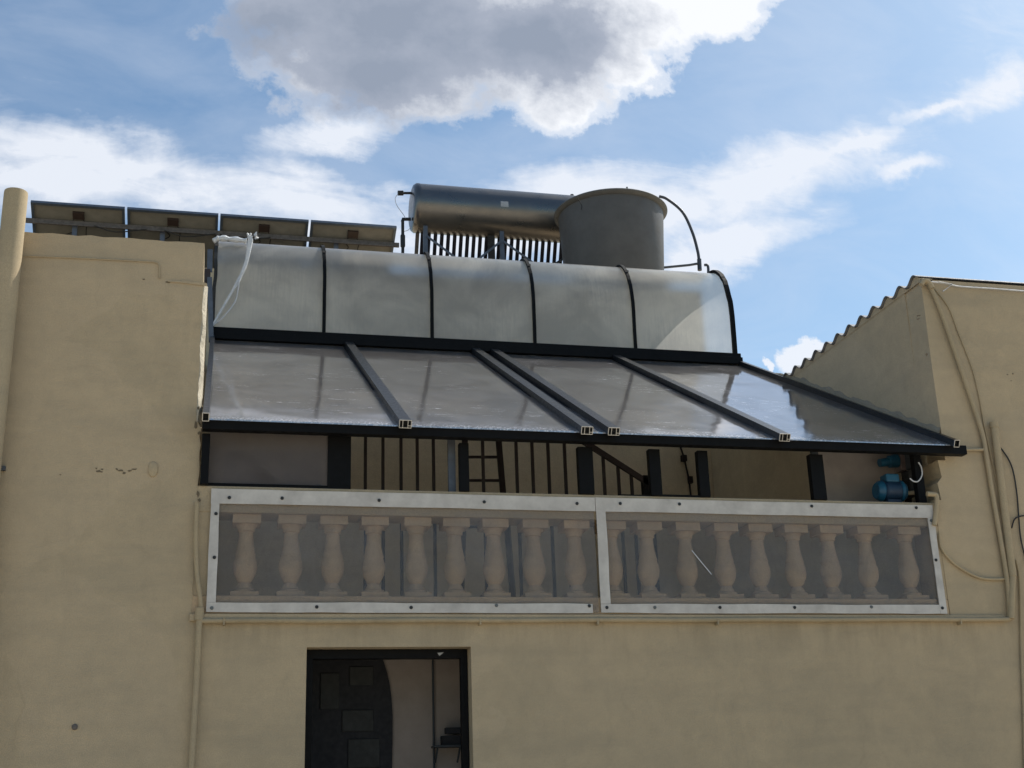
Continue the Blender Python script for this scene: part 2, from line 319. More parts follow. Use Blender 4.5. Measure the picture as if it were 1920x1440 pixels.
# ------------------------------------------------------------------ mesh helpers
ROOTLOC = {}
class MB:
    def __init__(s): s.v = []; s.f = []
    def add(s, vs, fs):
        o = len(s.v); s.v += [Vector(p) for p in vs]; s.f += [tuple(o + i for i in f) for f in fs]; return s
    def box(s, x0, x1, y0, y1, z0, z1):
        return s.add([(x, y, z) for z in (z0, z1) for y in (y0, y1) for x in (x0, x1)],
                     [(0, 2, 3, 1), (4, 5, 7, 6), (0, 1, 5, 4), (2, 6, 7, 3), (0, 4, 6, 2), (1, 3, 7, 5)])
    def bar(s, a, b, w, h, up=(0, 0, 1), off=(0, 0)):
        a, b = Vector(a), Vector(b); d = (b - a).normalized(); side = d.cross(Vector(up)).normalized(); u_ = side.cross(d)
        vs = []
        for p in (a, b):
            for i, j in ((-1, -1), (1, -1), (1, 1), (-1, 1)): vs.append(p + side * (i * w / 2 + off[0]) + u_ * (j * h / 2 + off[1]))
        return s.add(vs, [(0, 1, 2, 3), (7, 6, 5, 4), (0, 4, 5, 1), (1, 5, 6, 2), (2, 6, 7, 3), (3, 7, 4, 0)])
    def tube(s, pts, r, n=12, cap=True):
        pts = [Vector(p) for p in pts]; rr = r if isinstance(r, (list, tuple)) else [r] * len(pts); rings = []
        d0 = (pts[1] - pts[0]).normalized(); ref = Vector((0, 0, 1)) if abs(d0.z) < .9 else Vector((1, 0, 0)); nrm = d0.cross(ref).normalized()
        for i, p in enumerate(pts):
            d = (pts[min(i + 1, len(pts) - 1)] - pts[max(i - 1, 0)]).normalized()
            nrm = (nrm - d * nrm.dot(d)).normalized(); bn = d.cross(nrm)
            rings.append([p + (nrm * math.cos(2 * math.pi * k / n) + bn * math.sin(2 * math.pi * k / n)) * rr[i] for k in range(n)])
        vs = [q for r_ in rings for q in r_]; fs = []
        for i in range(len(pts) - 1):
            for k in range(n): fs.append((i * n + k, i * n + (k + 1) % n, (i + 1) * n + (k + 1) % n, (i + 1) * n + k))
        if cap: fs.append(tuple(range(n - 1, -1, -1))); fs.append(tuple((len(pts) - 1) * n + k for k in range(n)))
        return s.add(vs, fs)
    def lathe(s, c, prof, n=32, closed=True):      # prof: (radius, z)
        c = Vector(c); vs = []; fs = []
        for r, z in prof:
            for k in range(n): a = 2 * math.pi * k / n; vs.append(c + Vector((r * math.cos(a), r * math.sin(a), z)))
        for i in range(len(prof) - 1):
            for k in range(n): fs.append((i * n + k, i * n + (k + 1) % n, (i + 1) * n + (k + 1) % n, (i + 1) * n + k))
        if closed: fs.append(tuple(range(n - 1, -1, -1))); fs.append(tuple((len(prof) - 1) * n + k for k in range(n)))
        return s.add(vs, fs)
    def prism(s, poly, y0, y1):                   # poly in (x, z), anticlockwise seen from the front
        n = len(poly); vs = [(x, y0, z) for x, z in poly] + [(x, y1, z) for x, z in poly]
        return s.add(vs, [tuple(range(n)), tuple(range(2 * n - 1, n - 1, -1))] + [(i, i + n, (i + 1) % n + n, (i + 1) % n) for i in range(n)])
    def disc(s, c, r, t_, n=14):                   # small disc facing the front
        c = Vector(c); vs = []
        for y in (-t_, 0):
            for k in range(n): a = 2 * math.pi * k / n; rr = r * (.86 if y else 1); vs.append(c + Vector((rr * math.cos(a), y, rr * math.sin(a))))
        return s.add(vs, [tuple(range(n - 1, -1, -1)), tuple(range(n, 2 * n))] + [(k, (k + 1) % n, (k + 1) % n + n, k + n) for k in range(n)])
    def build(s, name, mat, parent=None, smooth=False, bevel=0, origin=None):
        if parent is not None:
            o = Vector(ROOTLOC[parent.name])
        else:
            o = Vector(origin) if origin else Vector((sum(p.x for p in s.v) / len(s.v), sum(p.y for p in s.v) / len(s.v), min(p.z for p in s.v)))
        me = bpy.data.meshes.new(name); me.from_pydata([p - o for p in s.v], [], s.f); me.update()
        bm = bmesh.new(); bm.from_mesh(me); bmesh.ops.recalc_face_normals(bm, faces=bm.faces); bm.to_mesh(me); bm.free()
        me.materials.append(mat)
        ob = bpy.data.objects.new(name, me); COL.objects.link(ob)
        if parent is None: ob.location = o
        else: ob.parent = parent
        ROOTLOC[ob.name] = tuple(o)
        if smooth:
            me.polygons.foreach_set('use_smooth', [True] * len(me.polygons))
            md = ob.modifiers.new('edges', 'EDGE_SPLIT'); md.split_angle = R_(38)
        if bevel:
            md = ob.modifiers.new('bevel', 'BEVEL'); md.width = bevel; md.segments = 2; md.limit_method = 'ANGLE'
        return ob
def tag(o, label=None, cat=None, group=None, kind=None):
    if label: o['label'] = label
    if cat: o['category'] = cat
    if group: o['group'] = group
    if kind: o['kind'] = kind
    return o
def thing(name, loc, label, cat, group=None):
    o = bpy.data.objects.new(name, None); COL.objects.link(o); o.location = loc; ROOTLOC[o.name] = tuple(loc)
    o.empty_display_size = .2
    return tag(o, label, cat, group)
def copy_tree(o, off=(0, 0, 0), parent=None):
    c = o.copy(); COL.objects.link(c)
    if parent: c.parent = parent
    else: c.location = Vector(o.location) + Vector(off)
    for ch in list(o.children): copy_tree(ch, parent=c)
    return c
def curve(pts, n=8):                               # smooth run of points (Catmull-Rom)
    P = [Vector(p) for p in pts]; P = [P[0] * 2 - P[1]] + P + [P[-1] * 2 - P[-2]]; out = []
    for i in range(1, len(P) - 2):
        for k in range(n):
            t = k / n; a, b, c, d = P[i - 1], P[i], P[i + 1], P[i + 2]
            out.append(.5 * ((2 * b) + (c - a) * t + (2 * a - 5 * b + 4 * c - d) * t * t + (3 * b - a - 3 * c + d) * t ** 3))
    out.append(P[-2]); return out

# ------------------------------------------------------------------ the setting
D = 9.0; XL = -0.10; XR = 5.79
def pz_(y): return 4.26 + .52 * (y - 8.85)
g_ = MB().add([(-400, -400, 0), (400, -400, 0), (400, 400, 0), (-400, 400, 0)], [(0, 1, 2, 3)]).build('ground', GROUND, origin=(0, 0, 0)); tag(g_, kind='structure')

# ------------------------------------------------------------------ house
house = thing('house', (2.8, 9.0, 0), 'cream plastered house with a recessed first floor terrace and a doorway below', 'house')
# left wing with an uneven plaster edge beside the terrace
edge = []
z = 2.93
while z < 5.36:
    edge.append((XL - .005 + random.uniform(-.006, .006) - (0.0 if z < 4.3 else .03), z)); z += .06
top = [(XL - .012, 5.37), (XL - .035, 5.375), (XL - .04, 5.69)]
tx = XL - .04; tops = []
while tx > -4.4: tops.append((tx, 5.69 + random.uniform(-.008, .006))); tx -= .09
poly = [(-4.5, 0), (-1.7, 0), (XL - .2, 0), (XL - .2, 2.93)] + edge + top + tops[1:] + [(-4.5, 5.68)]
MB().prism(poly, D, 9.35).build('left_wing_front', WALL, house)
MB().box(-4.5, XL - .045, 9.35, 13.87, 0, 5.665).build('left_wing', WALL, house)
# main front wall with door opening
fw = MB()
fw.box(XL - .2, .672, D, 9.26, 0, 2.71); fw.box(1.822, 9.5, D, 9.26, 0, 2.71); fw.box(XL - .2, 9.5, D, 9.26, 2.71, 2.93)
fw.box(5.64, 9.5, D, 9.26, 2.93, 3.86)
fw.build('front_wall', WALL, house)
# right wing: front above the terrace jamb and the party wall running back
rw = MB()
rw.prism([(5.70, 3.86), (9.5, 3.86), (9.5, 5.79), (XR + .01, 5.79), (XR, 5.0), (XR, 4.19), (5.72, 4.19), (5.735, 4.05), (5.69, 4.0)], D, 9.26)
rw.box(XR, 9.5, 9.26, 11.78, 0, 5.79); rw.box(XR, 9.5, 11.78, 13.87, 0, 5.2)
rw.add([(x, y, z) for x in (XR + .002, XR + .25) for y, z in ((11.78, 5.2), (13.86, 5.2), (13.86, 6.40), (12.90, 6.33), (11.78, 5.745))], [(0, 1, 2, 3, 4), (9, 8, 7, 6, 5)] + [(k, (k + 1) % 5, (k + 1) % 5 + 5, k + 5) for k in range(5)])
rw.build('right_wing', WALL, house)
# corrugated roof: ridges run across, so the side edge shows as waves
cr = MB(); n = 150; vs = []; fs = []
for i in range(n + 1):
    y = 9.0 + 2.9 * i / n; zz = 5.815 + .030 * math.sin(2 * math.pi * (y - 9.0) / .235)
    vs += [(XR - .03, y, zz), (9.55, y, zz), (9.55, y, zz - .008), (XR - .03, y, zz - .008)]
for i in range(n):
    for k in range(4): fs.append((4 * i + k, 4 * i + (k + 1) % 4, 4 * i + 4 + (k + 1) % 4, 4 * i + 4 + k))
cr.add(vs, fs).build('corrugated_roof', ROOFM, house, smooth=True)
# cement bedding under the sheet edge
cb_ = MB(); vs = []; fs = []
for i in range(n + 1):
    y = 9.0 + 2.78 * i / n; zz = 5.803 + .030 * math.sin(2 * math.pi * (y - 9.0) / .235) - .003
    vs += [(XR - .006, y, 5.76), (XR - .006, y, zz), (XR + .12, y, zz), (XR + .12, y, 5.76)]
for i in range(n):
    for k in range(3): fs.append((4 * i + k, 4 * i + k + 1, 4 * i + 5 + k, 4 * i + 4 + k))
fs += [(0, 1, 2, 3), (4 * n + 3, 4 * n + 2, 4 * n + 1, 4 * n)]
cb_.add(vs, fs).build('roof_bedding', WALL, house)
# terrace floor, back wall, stair block and the upper rear block
MB().box(XL - .045, XR, 9.26, 13.86, 2.80, 2.925).build('terrace_floor', CAVITY, house)
MB().box(XL - .045, XR + .10, 13.862, 13.868, 2.925, 6.39).box(XL - .045, XR - .003, 13.862, 13.868, 6.39, 7.59).build('terrace_back_wall', WALL_IN, house)
MB().add([(x, y, z) for x in (XR - .006, XR - .0005) for y, z in ((9.262, 2.926), (13.858, 2.926), (13.858, 6.34), (12.9, 6.30), (9.262, pz_(9.262)))], [(0, 1, 2, 3, 4), (9, 8, 7, 6, 5)] + [(k, (k + 1) % 5, (k + 1) % 5 + 5, k + 5) for k in range(5)]).build('pale_side_lining', WALL_IN, house)  # pale lining added over the party wall to lighten its shaded face
MB().add([(x, y, z) for x in (XL - .30, XL - .046) for y, z in ((11.6, 5.66), (13.868, 5.66), (13.868, 6.42), (12.92, 6.38), (12.6, 6.18))], [(0, 1, 2, 3, 4), (9, 8, 7, 6, 5)] + [(k, (k + 1) % 5 + 0, (k + 1) % 5 + 5, k + 5) for k in range(5)]).build('left_leak_wall', WALL, house)  # hidden wall added to close a light leak beside the canopy
MB().box(-4.5, XR, 13.87, 19, 0, 7.60).build('upper_rear_block', WALL, house)
# lower room seen through the door
MB().box(-.9, 2.9, 10.0, 10.15, 0, 2.8).build('room_back_wall', simple('room_wall', (.34, .29, .26), .9, scale=3), house)
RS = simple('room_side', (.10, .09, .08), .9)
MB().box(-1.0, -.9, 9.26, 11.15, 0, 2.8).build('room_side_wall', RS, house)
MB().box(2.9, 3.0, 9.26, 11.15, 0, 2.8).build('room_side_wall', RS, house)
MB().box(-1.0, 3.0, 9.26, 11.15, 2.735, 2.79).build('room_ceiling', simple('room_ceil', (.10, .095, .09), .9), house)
# near-black slab on the room's back wall, painting in an arched passage's darkness
a = []
ar = [at(x_, y_, 9.97) for x_, y_ in ((735, 1440), (736, 1390), (736, 1340), (734, 1310), (731, 1285), (726, 1262), (719, 1240), (712, 1222))]
MB().prism([(-.6, .02), (ar[0].x, .02)] + [(p_.x, p_.z) for p_ in ar] + [(ar[-1].x - .05, 2.73), (-.6, 2.73)], 9.965, 9.996).build('passage_dark_slab', DOORD, house)
pm = simple('dark_panel', (.024, .026, .026), .7)
for (xa, ya, xb, yb) in ((641, 1331, 700, 1372), (600, 1262, 636, 1330), (655, 1250, 700, 1285), (652, 1385, 712, 1440)):
    pa, pb_ = at(xa, yb, 9.96), at(xb, ya, 9.96); MB().box(pa.x, pb_.x, 9.950, 9.9645, pa.z, pb_.z).build('door_panel', pm, house, bevel=.004)
# door frame in the opening
df = thing('door_frame', (1.25, 9.2, 0), 'black metal frame of the dark doorway below the terrace', 'door frame')
MB().box(.676, .725, 9.12, 9.17, 0, 2.705).build('jamb', BLACK, df)
MB().box(1.769, 1.818, 9.12, 9.17, 0, 2.705).build('jamb', BLACK, df)
MB().box(.725, 1.769, 9.12, 9.17, 2.645, 2.705).build('head', BLACK, df)
MB().add([at(820, 1224, 9.115), at(832, 1223, 9.115), at(824, 1230, 9.115), at(822, 1224, 9.119)], [(0, 1, 2), (0, 3, 1), (1, 3, 2), (2, 3, 0)]).build('torn_sticker', STICK, df)
sh = thing('wall_shelf', at(842, 1412, 9.9), 'small dark shelf of bottles in the room behind the doorway', 'shelf')
p = at(842, 1398, 9.9)
MB().box(p.x - .13, p.x + .10, 9.80, 9.95, p.z - .015, p.z).build('board', LAMPB, sh)
MB().box(p.x - .06, p.x + .08, 9.84, 9.93, p.z + .001, p.z + .07).box(p.x - .03, p.x + .08, 9.85, 9.92, p.z + .085, p.z + .13).build('box', DOORD, sh)
for dx in (-.1, .07): MB().bar((p.x + dx, 9.94, p.z - .12), (p.x + dx, 9.83, p.z - .02), .012, .012).build('bracket', LAMPB, sh)
q = at(812, 1235, 9.96); tag(MB().tube([(q.x, 9.975, .02), (q.x, 9.975, 2.73)], .008).build('room_pipe', LAMPB), 'thin dark pipe running up the wall inside the doorway', 'pipe')

# ------------------------------------------------------------------ balustrade
t_ = STONE.node_tree; pb = [n for n in t_.nodes if n.type == 'BSDF_PRINCIPLED'][0]; src = pb.inputs['Base Color'].links[0].from_socket
oi = N(t_, 'ShaderNodeObjectInfo'); t_.links.new(mixc(t_, math_(t_, 'MULTIPLY', oi.outputs['Random'], .30), src, (.44, .34, .22)), pb.inputs['Base Color'])
bal = thing('balustrade', (2.8, 9.13, 2.93), 'cream painted balustrade of turned balusters under the terrace opening', 'balustrade')
MB().box(XL - .03, 5.64, 9.003, 9.28, 2.932, 3.065).build('base_rail', STONE, bal, bevel=.008)
MB().box(XL - .03, 5.64, 9.003, 9.28, 3.645, 3.835).build('top_rail', WALL, bal, bevel=.008)
MB().box(XL - .03, .045, 9.006, 9.276, 3.065, 3.645).build('end_block', WALL, bal)
MB().box(5.575, 5.64, 9.004, 9.276, 3.065, 3.645).build('end_block', WALL, bal)
prof = [(r_ * 1.2, z_) for r_, z_ in [(.066, .0), (.066, .035), (.05, .045), (.043, .07), (.034, .085), (.046, .105), (.063, .15), (.070, .195), (.067, .235), (.058, .27), (.061, .28), (.056, .30),
        (.048, .35), (.043, .40), (.041, .445), (.050, .452), (.050, .470), (.060, .49), (.071, .515)]]
b0 = None
for bx in (0.241, 0.558, 0.853, 1.148, 1.459, 1.744, 2.036, 2.341, 2.658, 2.943, 3.231, 3.54, 3.85, 4.134, 4.433, 4.733, 5.051, 5.407):
    if b0 is None:
        mb = MB().lathe((bx, 9.14, 3.085), prof, 8 * 4)
        mb.box(bx - .098, bx + .098, 9.042, 9.238, 3.066, 3.10); mb.box(bx - .098, bx + .098, 9.042, 9.238, 3.583, 3.644)
        b0 = mb.build('baluster', STONE, bal, smooth=True); x0_ = bx
    else:
        c = b0.copy(); COL.objects.link(c); c.parent = bal; c.location = (bx - x0_, 0, 0); c.rotation_euler = (0, 0, 0)
# moulded ledge below
led = MB(); led.prism([(XL - .02, 2.885), (6.1, 2.885), (6.1, 2.935), (XL - .02, 2.935)], 8.972, 9.0); led.build('ledge', WALL, bal, bevel=.006)

# ------------------------------------------------------------------ plastic weather screens
def wob(a, b, n, amp):
    return [Vector(a).lerp(Vector(b), i / n) + Vector((0, 0, random.uniform(-amp, amp))) for i in range(n + 1)]
def strip(x0, x1, z0, z1, name, par, y=8.985, th=.010, wavy=.003):
    horiz = (x1 - x0) > (z1 - z0); n_ = 14
    if horiz: lo = [(p_.x, p_.z) for p_ in wob((x0, 0, z0), (x1, 0, z0), n_, wavy)]; hi = [(p_.x, p_.z) for p_ in wob((x1, 0, z1), (x0, 0, z1), n_, wavy)]
    else: lo = [(x0, z0), (x1, z0)]; hi = [(x1 + random.uniform(-wavy, wavy), z0 + (z1 - z0) * k / 4) for k in range(1, 5)] + [(x0 + random.uniform(-wavy, wavy), z1 - (z1 - z0) * k / 4) for k in range(4)]
    return MB().prism(lo + hi, y - th, y).build(name, WHITEST, par)
def screen(x0, x1, label, scr):
    t = thing('plastic_screen', ((x0 + x1) / 2, 8.98, 2.94), label, 'weather screen', 'plastic screens over the balusters')
    sheet = MB(); nx, nz_ = 40, 10; vs = []; fs = []
    for i in range(nx + 1):
        for j in range(nz_ + 1):
            vs.append((x0 + .01 + (x1 - x0 - .02) * i / nx, 8.990 + .004 * math.sin(i * .7 + j * .3), 2.95 + .84 * j / nz_))
    for i in range(nx):
        for j in range(nz_): fs.append((i * (nz_ + 1) + j, (i + 1) * (nz_ + 1) + j, (i + 1) * (nz_ + 1) + j + 1, i * (nz_ + 1) + j + 1))
    sheet.add(vs, fs).build('plastic_sheet', FILM, t, smooth=True)
    strip(x0, x1, 3.702, 3.806, 'frame_strip', t, wavy=.002)
    strip(x0, x1 - .06, 2.945, 3.012, 'frame_strip', t, y=8.983, wavy=.003)
    strip(x0, x0 + (.075 if x0 > 1 else .062), 3.012, 3.702, 'frame_strip', t, y=8.9835, wavy=.003)
    if x1 > 4: strip(x1 - .058, x1, 2.945, 3.702, 'frame_strip', t, y=8.9835, wavy=.003)
    for k, (px, py) in enumerate(scr):
        q = at(px, py, 8.972); MB().disc(q, .0125, .006).build('screw', WASHER if k % 3 == 1 and py > 950 else SCREW, t)
    return t
sl_ = screen(-.012, 2.788, 'white framed clear plastic screen over the left half of the balusters, nine balusters behind it',
       [(430, 933), (529, 934), (711, 938), (908, 941), (1082, 944), (405, 963), (402, 1045), (397, 1140), (594, 1138), (771, 1139), (931, 1135), (1105, 1136)])
sr_ = screen(2.792, 5.60, 'white framed clear plastic screen over the right half of the balusters, pale scratch in it',
       [(1163, 944), (1274, 945), (1522, 949), (1718, 952), (1746, 976), (1755, 1050), (1767, 1140), (1634, 1138), (1490, 1139), (1350, 1139), (1228, 1139), (1138, 1139)])
tag(sr_)
MB().bar(at(1297, 1032, 8.978), at(1334, 1077, 8.978), .006, .003, up=(0, 1, 0)).build('scratch', WHITEW, sr_)

# ------------------------------------------------------------------ lean-to terrace roof
SL = .52
def pz(y): return 4.285 + SL * (y - 8.85)
lean = thing('lean_to_roof', (2.85, 8.9, 3.84), 'black aluminium lean-to roof with smoked panes over the terrace', 'lean-to roof')
MB().box(-.093, 5.90, 8.85, 8.93, 4.205, 4.278).build('eaves_beam', BLACK, lean, bevel=.002)
MB().box(XL - .01, 5.785, 12.74, 12.915, 6.395, 6.455).box(XL - .01, 5.785, 12.70, 12.75, 6.315, 6.394).box(XL - .01, 5.785, 12.84, 12.915, 6.34, 6.385).build('top_beam', BLACK, lean, bevel=.002)  # lower front box is a dark strip for the beam's reflection in panes
def pane_mesh(xa, xb):
    mb = MB(); nx, ny = 8, 24; vs = []; fs = []
    for top_ in (0, 1):
        for i in range(nx + 1):
            for j in range(ny + 1):
                y = 8.83 + (12.84 - 8.83) * j / ny; sag = -.006 * math.sin(math.pi * i / nx) * math.sin(math.pi * j / ny)
                vs.append((xa + (xb - xa) * i / nx, y, pz(y) + sag - (.010 if not top_ else 0)))
    m_ = (nx + 1) * (ny + 1)
    for b in (0, m_):
        for i in range(nx):
            for j in range(ny): fs.append((b + i * (ny + 1) + j, b + (i + 1) * (ny + 1) + j, b + (i + 1) * (ny + 1) + j + 1, b + i * (ny + 1) + j + 1))
    for i in range(nx): fs.append((i * (ny + 1), (i + 1) * (ny + 1), m_ + (i + 1) * (ny + 1), m_ + i * (ny + 1)))
    return mb.add(vs, fs)
xs = (-.072, 1.329, 2.692, 2.901, 4.282, 5.765)
for i in range(5): pane_mesh(xs[i] + .006, xs[i + 1] - .006).build('roof_pane', PANE, lean, smooth=True)
d_ = Vector((0, 1, SL)).normalized(); upn = Vector((0, -SL, 1)).normalized()
for i, x in enumerate(xs):
    w = .044 if i in (0, 5) else .086; hh = .056
    y0 = 8.775
    a_ = Vector((x, y0, pz(y0) + .010)); b_ = Vector((x, 12.79, pz(12.79) + .014)); ctr = upn * .012
    rf_ = MB()
    th = .006
    rf_.bar(a_ + ctr + upn * (hh / 2 - th / 2), b_ + ctr + upn * (hh / 2 - th / 2), w, th)
    rf_.bar(a_ + ctr - upn * (hh / 2 - th / 2), b_ + ctr - upn * (hh / 2 - th / 2), w, th)
    for sgn in (-1, 1):
        o_ = Vector((sgn * (w / 2 - th / 2), 0, 0)); rf_.bar(a_ + ctr + o_, b_ + ctr + o_, th, hh - 2 * th)
    r_o = rf_.build('rafter', BLACKTOP, lean)
    ce = MB(); e0 = a_ + ctr - d_ * .003; e1 = a_ + ctr + d_ * .004; t3 = .0045
    ce.bar(e0 + upn * (hh / 2), e1 + upn * (hh / 2), w + .002, t3); ce.bar(e0 - upn * (hh / 2), e1 - upn * (hh / 2), w + .002, t3)
    for fx in ((-.5, .5) if i in (0, 5) else (-.5, -.22, .22, .5)):
        o_ = Vector((fx * w, 0, 0)); ce.bar(e0 + o_, e1 + o_, t3, hh - t3)
    if i not in (0, 5): ce.bar(e0 + Vector((w * .36, 0, 0)) - upn * .012, e1 + Vector((w * .36, 0, 0)) - upn * .012, w * .26, t3)
    ce.build('cut_end', ALU_CUT, r_o)
    MB().bar(a_ + ctr + d_ * .02, a_ + ctr + d_ * .025, w - .014, hh - .014).build('dark_end_plate', HOLLOW, r_o)  # near-black plate painting in the darkness inside the open tube
    if i not in (0, 5):   # rubber seals either side of the cap
        MB().bar(a_ + Vector((-w / 2 - .009, .06, .03)) - upn * .018, b_ + Vector((-w / 2 - .009, 0, 0)) - upn * .006, .016, .008).bar(a_ + Vector((w / 2 + .009, .06, .03)) - upn * .018, b_ + Vector((w / 2 + .009, 0, 0)) - upn * .006, .016, .008).build('rubber_seal', BLACK, r_o)
# posts and window frames below the eaves beam
for xa, xb, ya, yb in ((-.092, -.036, 8.96, 9.02), (.800, .968, 9.03, 9.09), (1.765, 1.836, 8.99, 9.05), (2.679, 2.796, 8.99, 9.05), (3.244, 3.335, 8.99, 9.05),
               (3.641, 3.725, 8.99, 9.05), (4.585, 4.700, 8.99, 9.05), (5.535, 5.605, 9.05, 9.11)):
    MB().box(xa, xb, ya, yb, 3.836, 4.204 if ya < 9.0 else 4.30).build('post', BLACK, lean, bevel=.003)
MB().box(-.036, .800, 9.03, 9.06, 3.836, 3.862).build('window_sill_rail', BLACK, lean)
MB().box(3.335, 3.641, 9.0, 9.03, 3.836, 3.85).box(3.0, 3.244, 9.03, 9.05, 3.836, 3.85).build('window_sill_rail', BLACK, lean)
MB().box(-.036, .800, 9.045, 9.050, 3.863, 4.28).build('window_pane', FROST, lean)
wfr = MB().box(4.93, 4.99, 9.62, 9.65, 3.80, 4.6).box(4.99, 5.70, 9.62, 9.65, 3.86, 3.93).build('window_frame', LAMPB, lean)
MB().box(4.99, 5.70, 9.632, 9.638, 3.93, 4.6).build('window_panel', simple('pale_panel', (.42, .37, .34), .6, scale=3), lean)
MB().box(1.70, 1.755, 9.10, 9.13, 3.836, 4.3).build('sliding_sash', GALV, lean)
MB().box(.07, .79, 9.45, 9.47, 3.90, 4.22).build('inner_pane', FROST, lean)
# rough cement flashing between roof and party wall
fl_ = MB(); vs = []; fs = []; n = 60
for i in range(n + 1):
    y = 9.0 + (11.9 - 9.0) * i / n; h1 = (.050 + .018 * math.sin(i * .9) * math.sin(i * .37) + random.uniform(-.007, .007)) * min(1, (n - i) / 12 + .25)
    vs += [(XR - .002, y, pz(y) + .03), (XR - .022, y, pz(y) + .05), (XR - .016 + random.uniform(-.004, .004), y, pz(y) + .05 + h1 * .6), (XR - .001, y, pz(y) + .05 + h1)]
for i in range(n):
    for k in range(3): fs.append((4 * i + k, 4 * i + k + 1, 4 * i + 5 + k, 4 * i + 4 + k))
fl_.add(vs, fs).build('cement_flashing', CEMENT, lean)

# sunlit bare plaster rim of the left wing, part of the house
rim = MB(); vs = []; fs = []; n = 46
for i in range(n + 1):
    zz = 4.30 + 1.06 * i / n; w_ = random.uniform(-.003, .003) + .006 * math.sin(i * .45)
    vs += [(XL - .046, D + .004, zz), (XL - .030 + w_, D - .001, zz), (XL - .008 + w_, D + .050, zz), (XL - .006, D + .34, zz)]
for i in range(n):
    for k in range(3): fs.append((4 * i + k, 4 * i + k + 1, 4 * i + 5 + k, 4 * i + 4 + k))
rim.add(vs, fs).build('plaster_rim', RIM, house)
MB().bar(at(315, 527, 8.995), at(388, 533, 8.995), .010, .010).bar(at(340, 528, 8.994), at(388, 534, 8.994), .006, .02).build('plaster_lip', WALL, house)

# ------------------------------------------------------------------ arched canopy
can = thing('arched_canopy', (2.85, 12.9, 6.45), 'long curved translucent canopy with dark ribs above the lean-to roof', 'canopy')
def arc(off=0):
    pts = [(12.88, 6.455), (12.875, 6.7), (12.872, 6.95)]
    for k in range(1, 15):
        a = math.pi / 2 * k / 14; pts.append((13.372 - (.5 + off) * math.cos(a), 6.98 + (.70 + off) * math.sin(a)))
    pts.append((13.86, 7.685 + off)); return [((y - off if z < 6.96 else y), z) for y, z in pts]
ribx = (-.075, 1.079, 2.247, 3.399, 4.57, 5.765)
A = arc()
for i in range(5):
    xa, xb = ribx[i] + .003, ribx[i + 1] - .003; n_ = 14; vs = []; fs = []; L = len(A)
    for off in (0, -.006):
        for k in range(n_ + 1):
            for (y, z) in A:
                x = xa + (xb - xa) * k / n_; b = .012 * math.sin(math.pi * k / n_) * math.sin(math.pi * min(1, (z - 6.45) / 1.2))
                vs.append((x, y - b - off, z + (off if z > 7.3 else 0)))
    for o in (0, L * (n_ + 1)):
        for k in range(n_):
            for j in range(L - 1): fs.append((o + k * L + j, o + (k + 1) * L + j, o + (k + 1) * L + j + 1, o + k * L + j + 1))
    vs = vs[:L * (n_ + 1)]; fs = fs[:n_ * (L - 1)]
    MB().add(vs, fs).build('canopy_sheet', POLY, can, smooth=True)
def ribmesh(x, w, h):
    P = arc(.010); mb = MB(); vs = []; fs = []
    for j, (y, z) in enumerate(P):
        y0, z0 = P[max(0, j - 1)]; y1, z1 = P[min(len(P) - 1, j + 1)]; t_ = Vector((0, y1 - y0, z1 - z0)).normalized(); nn = Vector((0, -t_.z, t_.y))
        jit = random.uniform(-.006, .006) if x > 5.7 or x < 0 else random.uniform(-.002, .002)
        for sx_, sn_ in ((-1, 0), (1, 0), (1, 1), (-1, 1)): vs.append(Vector((x + sx_ * w / 2 + jit, y, z)) + nn * (h * sn_ - .002))
    for j in range(len(P) - 1):
        for k in range(4): fs.append((4 * j + k, 4 * j + (k + 1) % 4, 4 * j + 4 + (k + 1) % 4, 4 * j + 4 + k))
    fs += [(0, 1, 2, 3), (4 * len(P) - 1, 4 * len(P) - 2, 4 * len(P) - 3, 4 * len(P) - 4)]
    return mb.add(vs, fs)
for i, x in enumerate(ribx):
    rb = ribmesh(x, .050 if i == 5 else .036, .022 if i < 5 else .035).build('rib', BLACK if i else SEAL, can)
    q = arc(.03)[9]; MB().box(x - .02, x + .02, q[0] - .012, q[0] + .0, q[1] - .012, q[1] + .012).build('fixing_clip', RACK, rb)
MB().box(XL, 5.785, 12.845, 12.915, 6.458, 6.485).build('base_channel', BLACK, can)
# silvery end cap and lip along the left edge
tb = MB(); tb.tube(curve([at(400, 452, 13.0), at(412, 447, 13.0), at(440, 449, 13.05), at(462, 452, 13.05)], 5), [.03 + random.uniform(-.008, .008) for _ in range(16)], 8)
tb.build('silver_tape', PLASTICW, can, smooth=True)
# grey flashing sheet between the canopy end and the left wing
fp = MB().bar(at(393, 520, 12.6), at(396, 640, 12.6), .05, .02, up=(0, 1, 0)).build('end_flashing', GALV, can)
MB().bar(at(394, 468, 12.7), at(393, 510, 12.7), .055, .02, up=(0, 1, 0)).build('end_flashing', GALV, can)
MB().bar(at(389, 505, 12.65), at(389, 531, 12.65), .06, .03, up=(0, 1, 0)).build('end_bracket', BROWNJ, can)
w1 = MB().tube(curve([at(470, 447, 12.80), at(462, 490, 12.80), at(449, 522, 12.80), at(424, 566, 12.78), at(400, 608, 12.75), at(392, 628, 12.7)], 6), [.028, .03, .026, .024, .022, .02, .02, .02, .022, .020, .018, .017, .019, .022, .018, .014, .014, .014, .014, .014, .013, .013, .012, .012, .012, .011, .011, .010, .010, .010, .010], 7)
w1.add([], []); o_ = w1.build('wrapped_cable', PLASTICW, smooth=True); tag(o_, 'white plastic wrapped cable tied at the left end of the curved canopy, the thicker one', 'cable')
kn = MB(); kc = at(472, 447, 12.82)
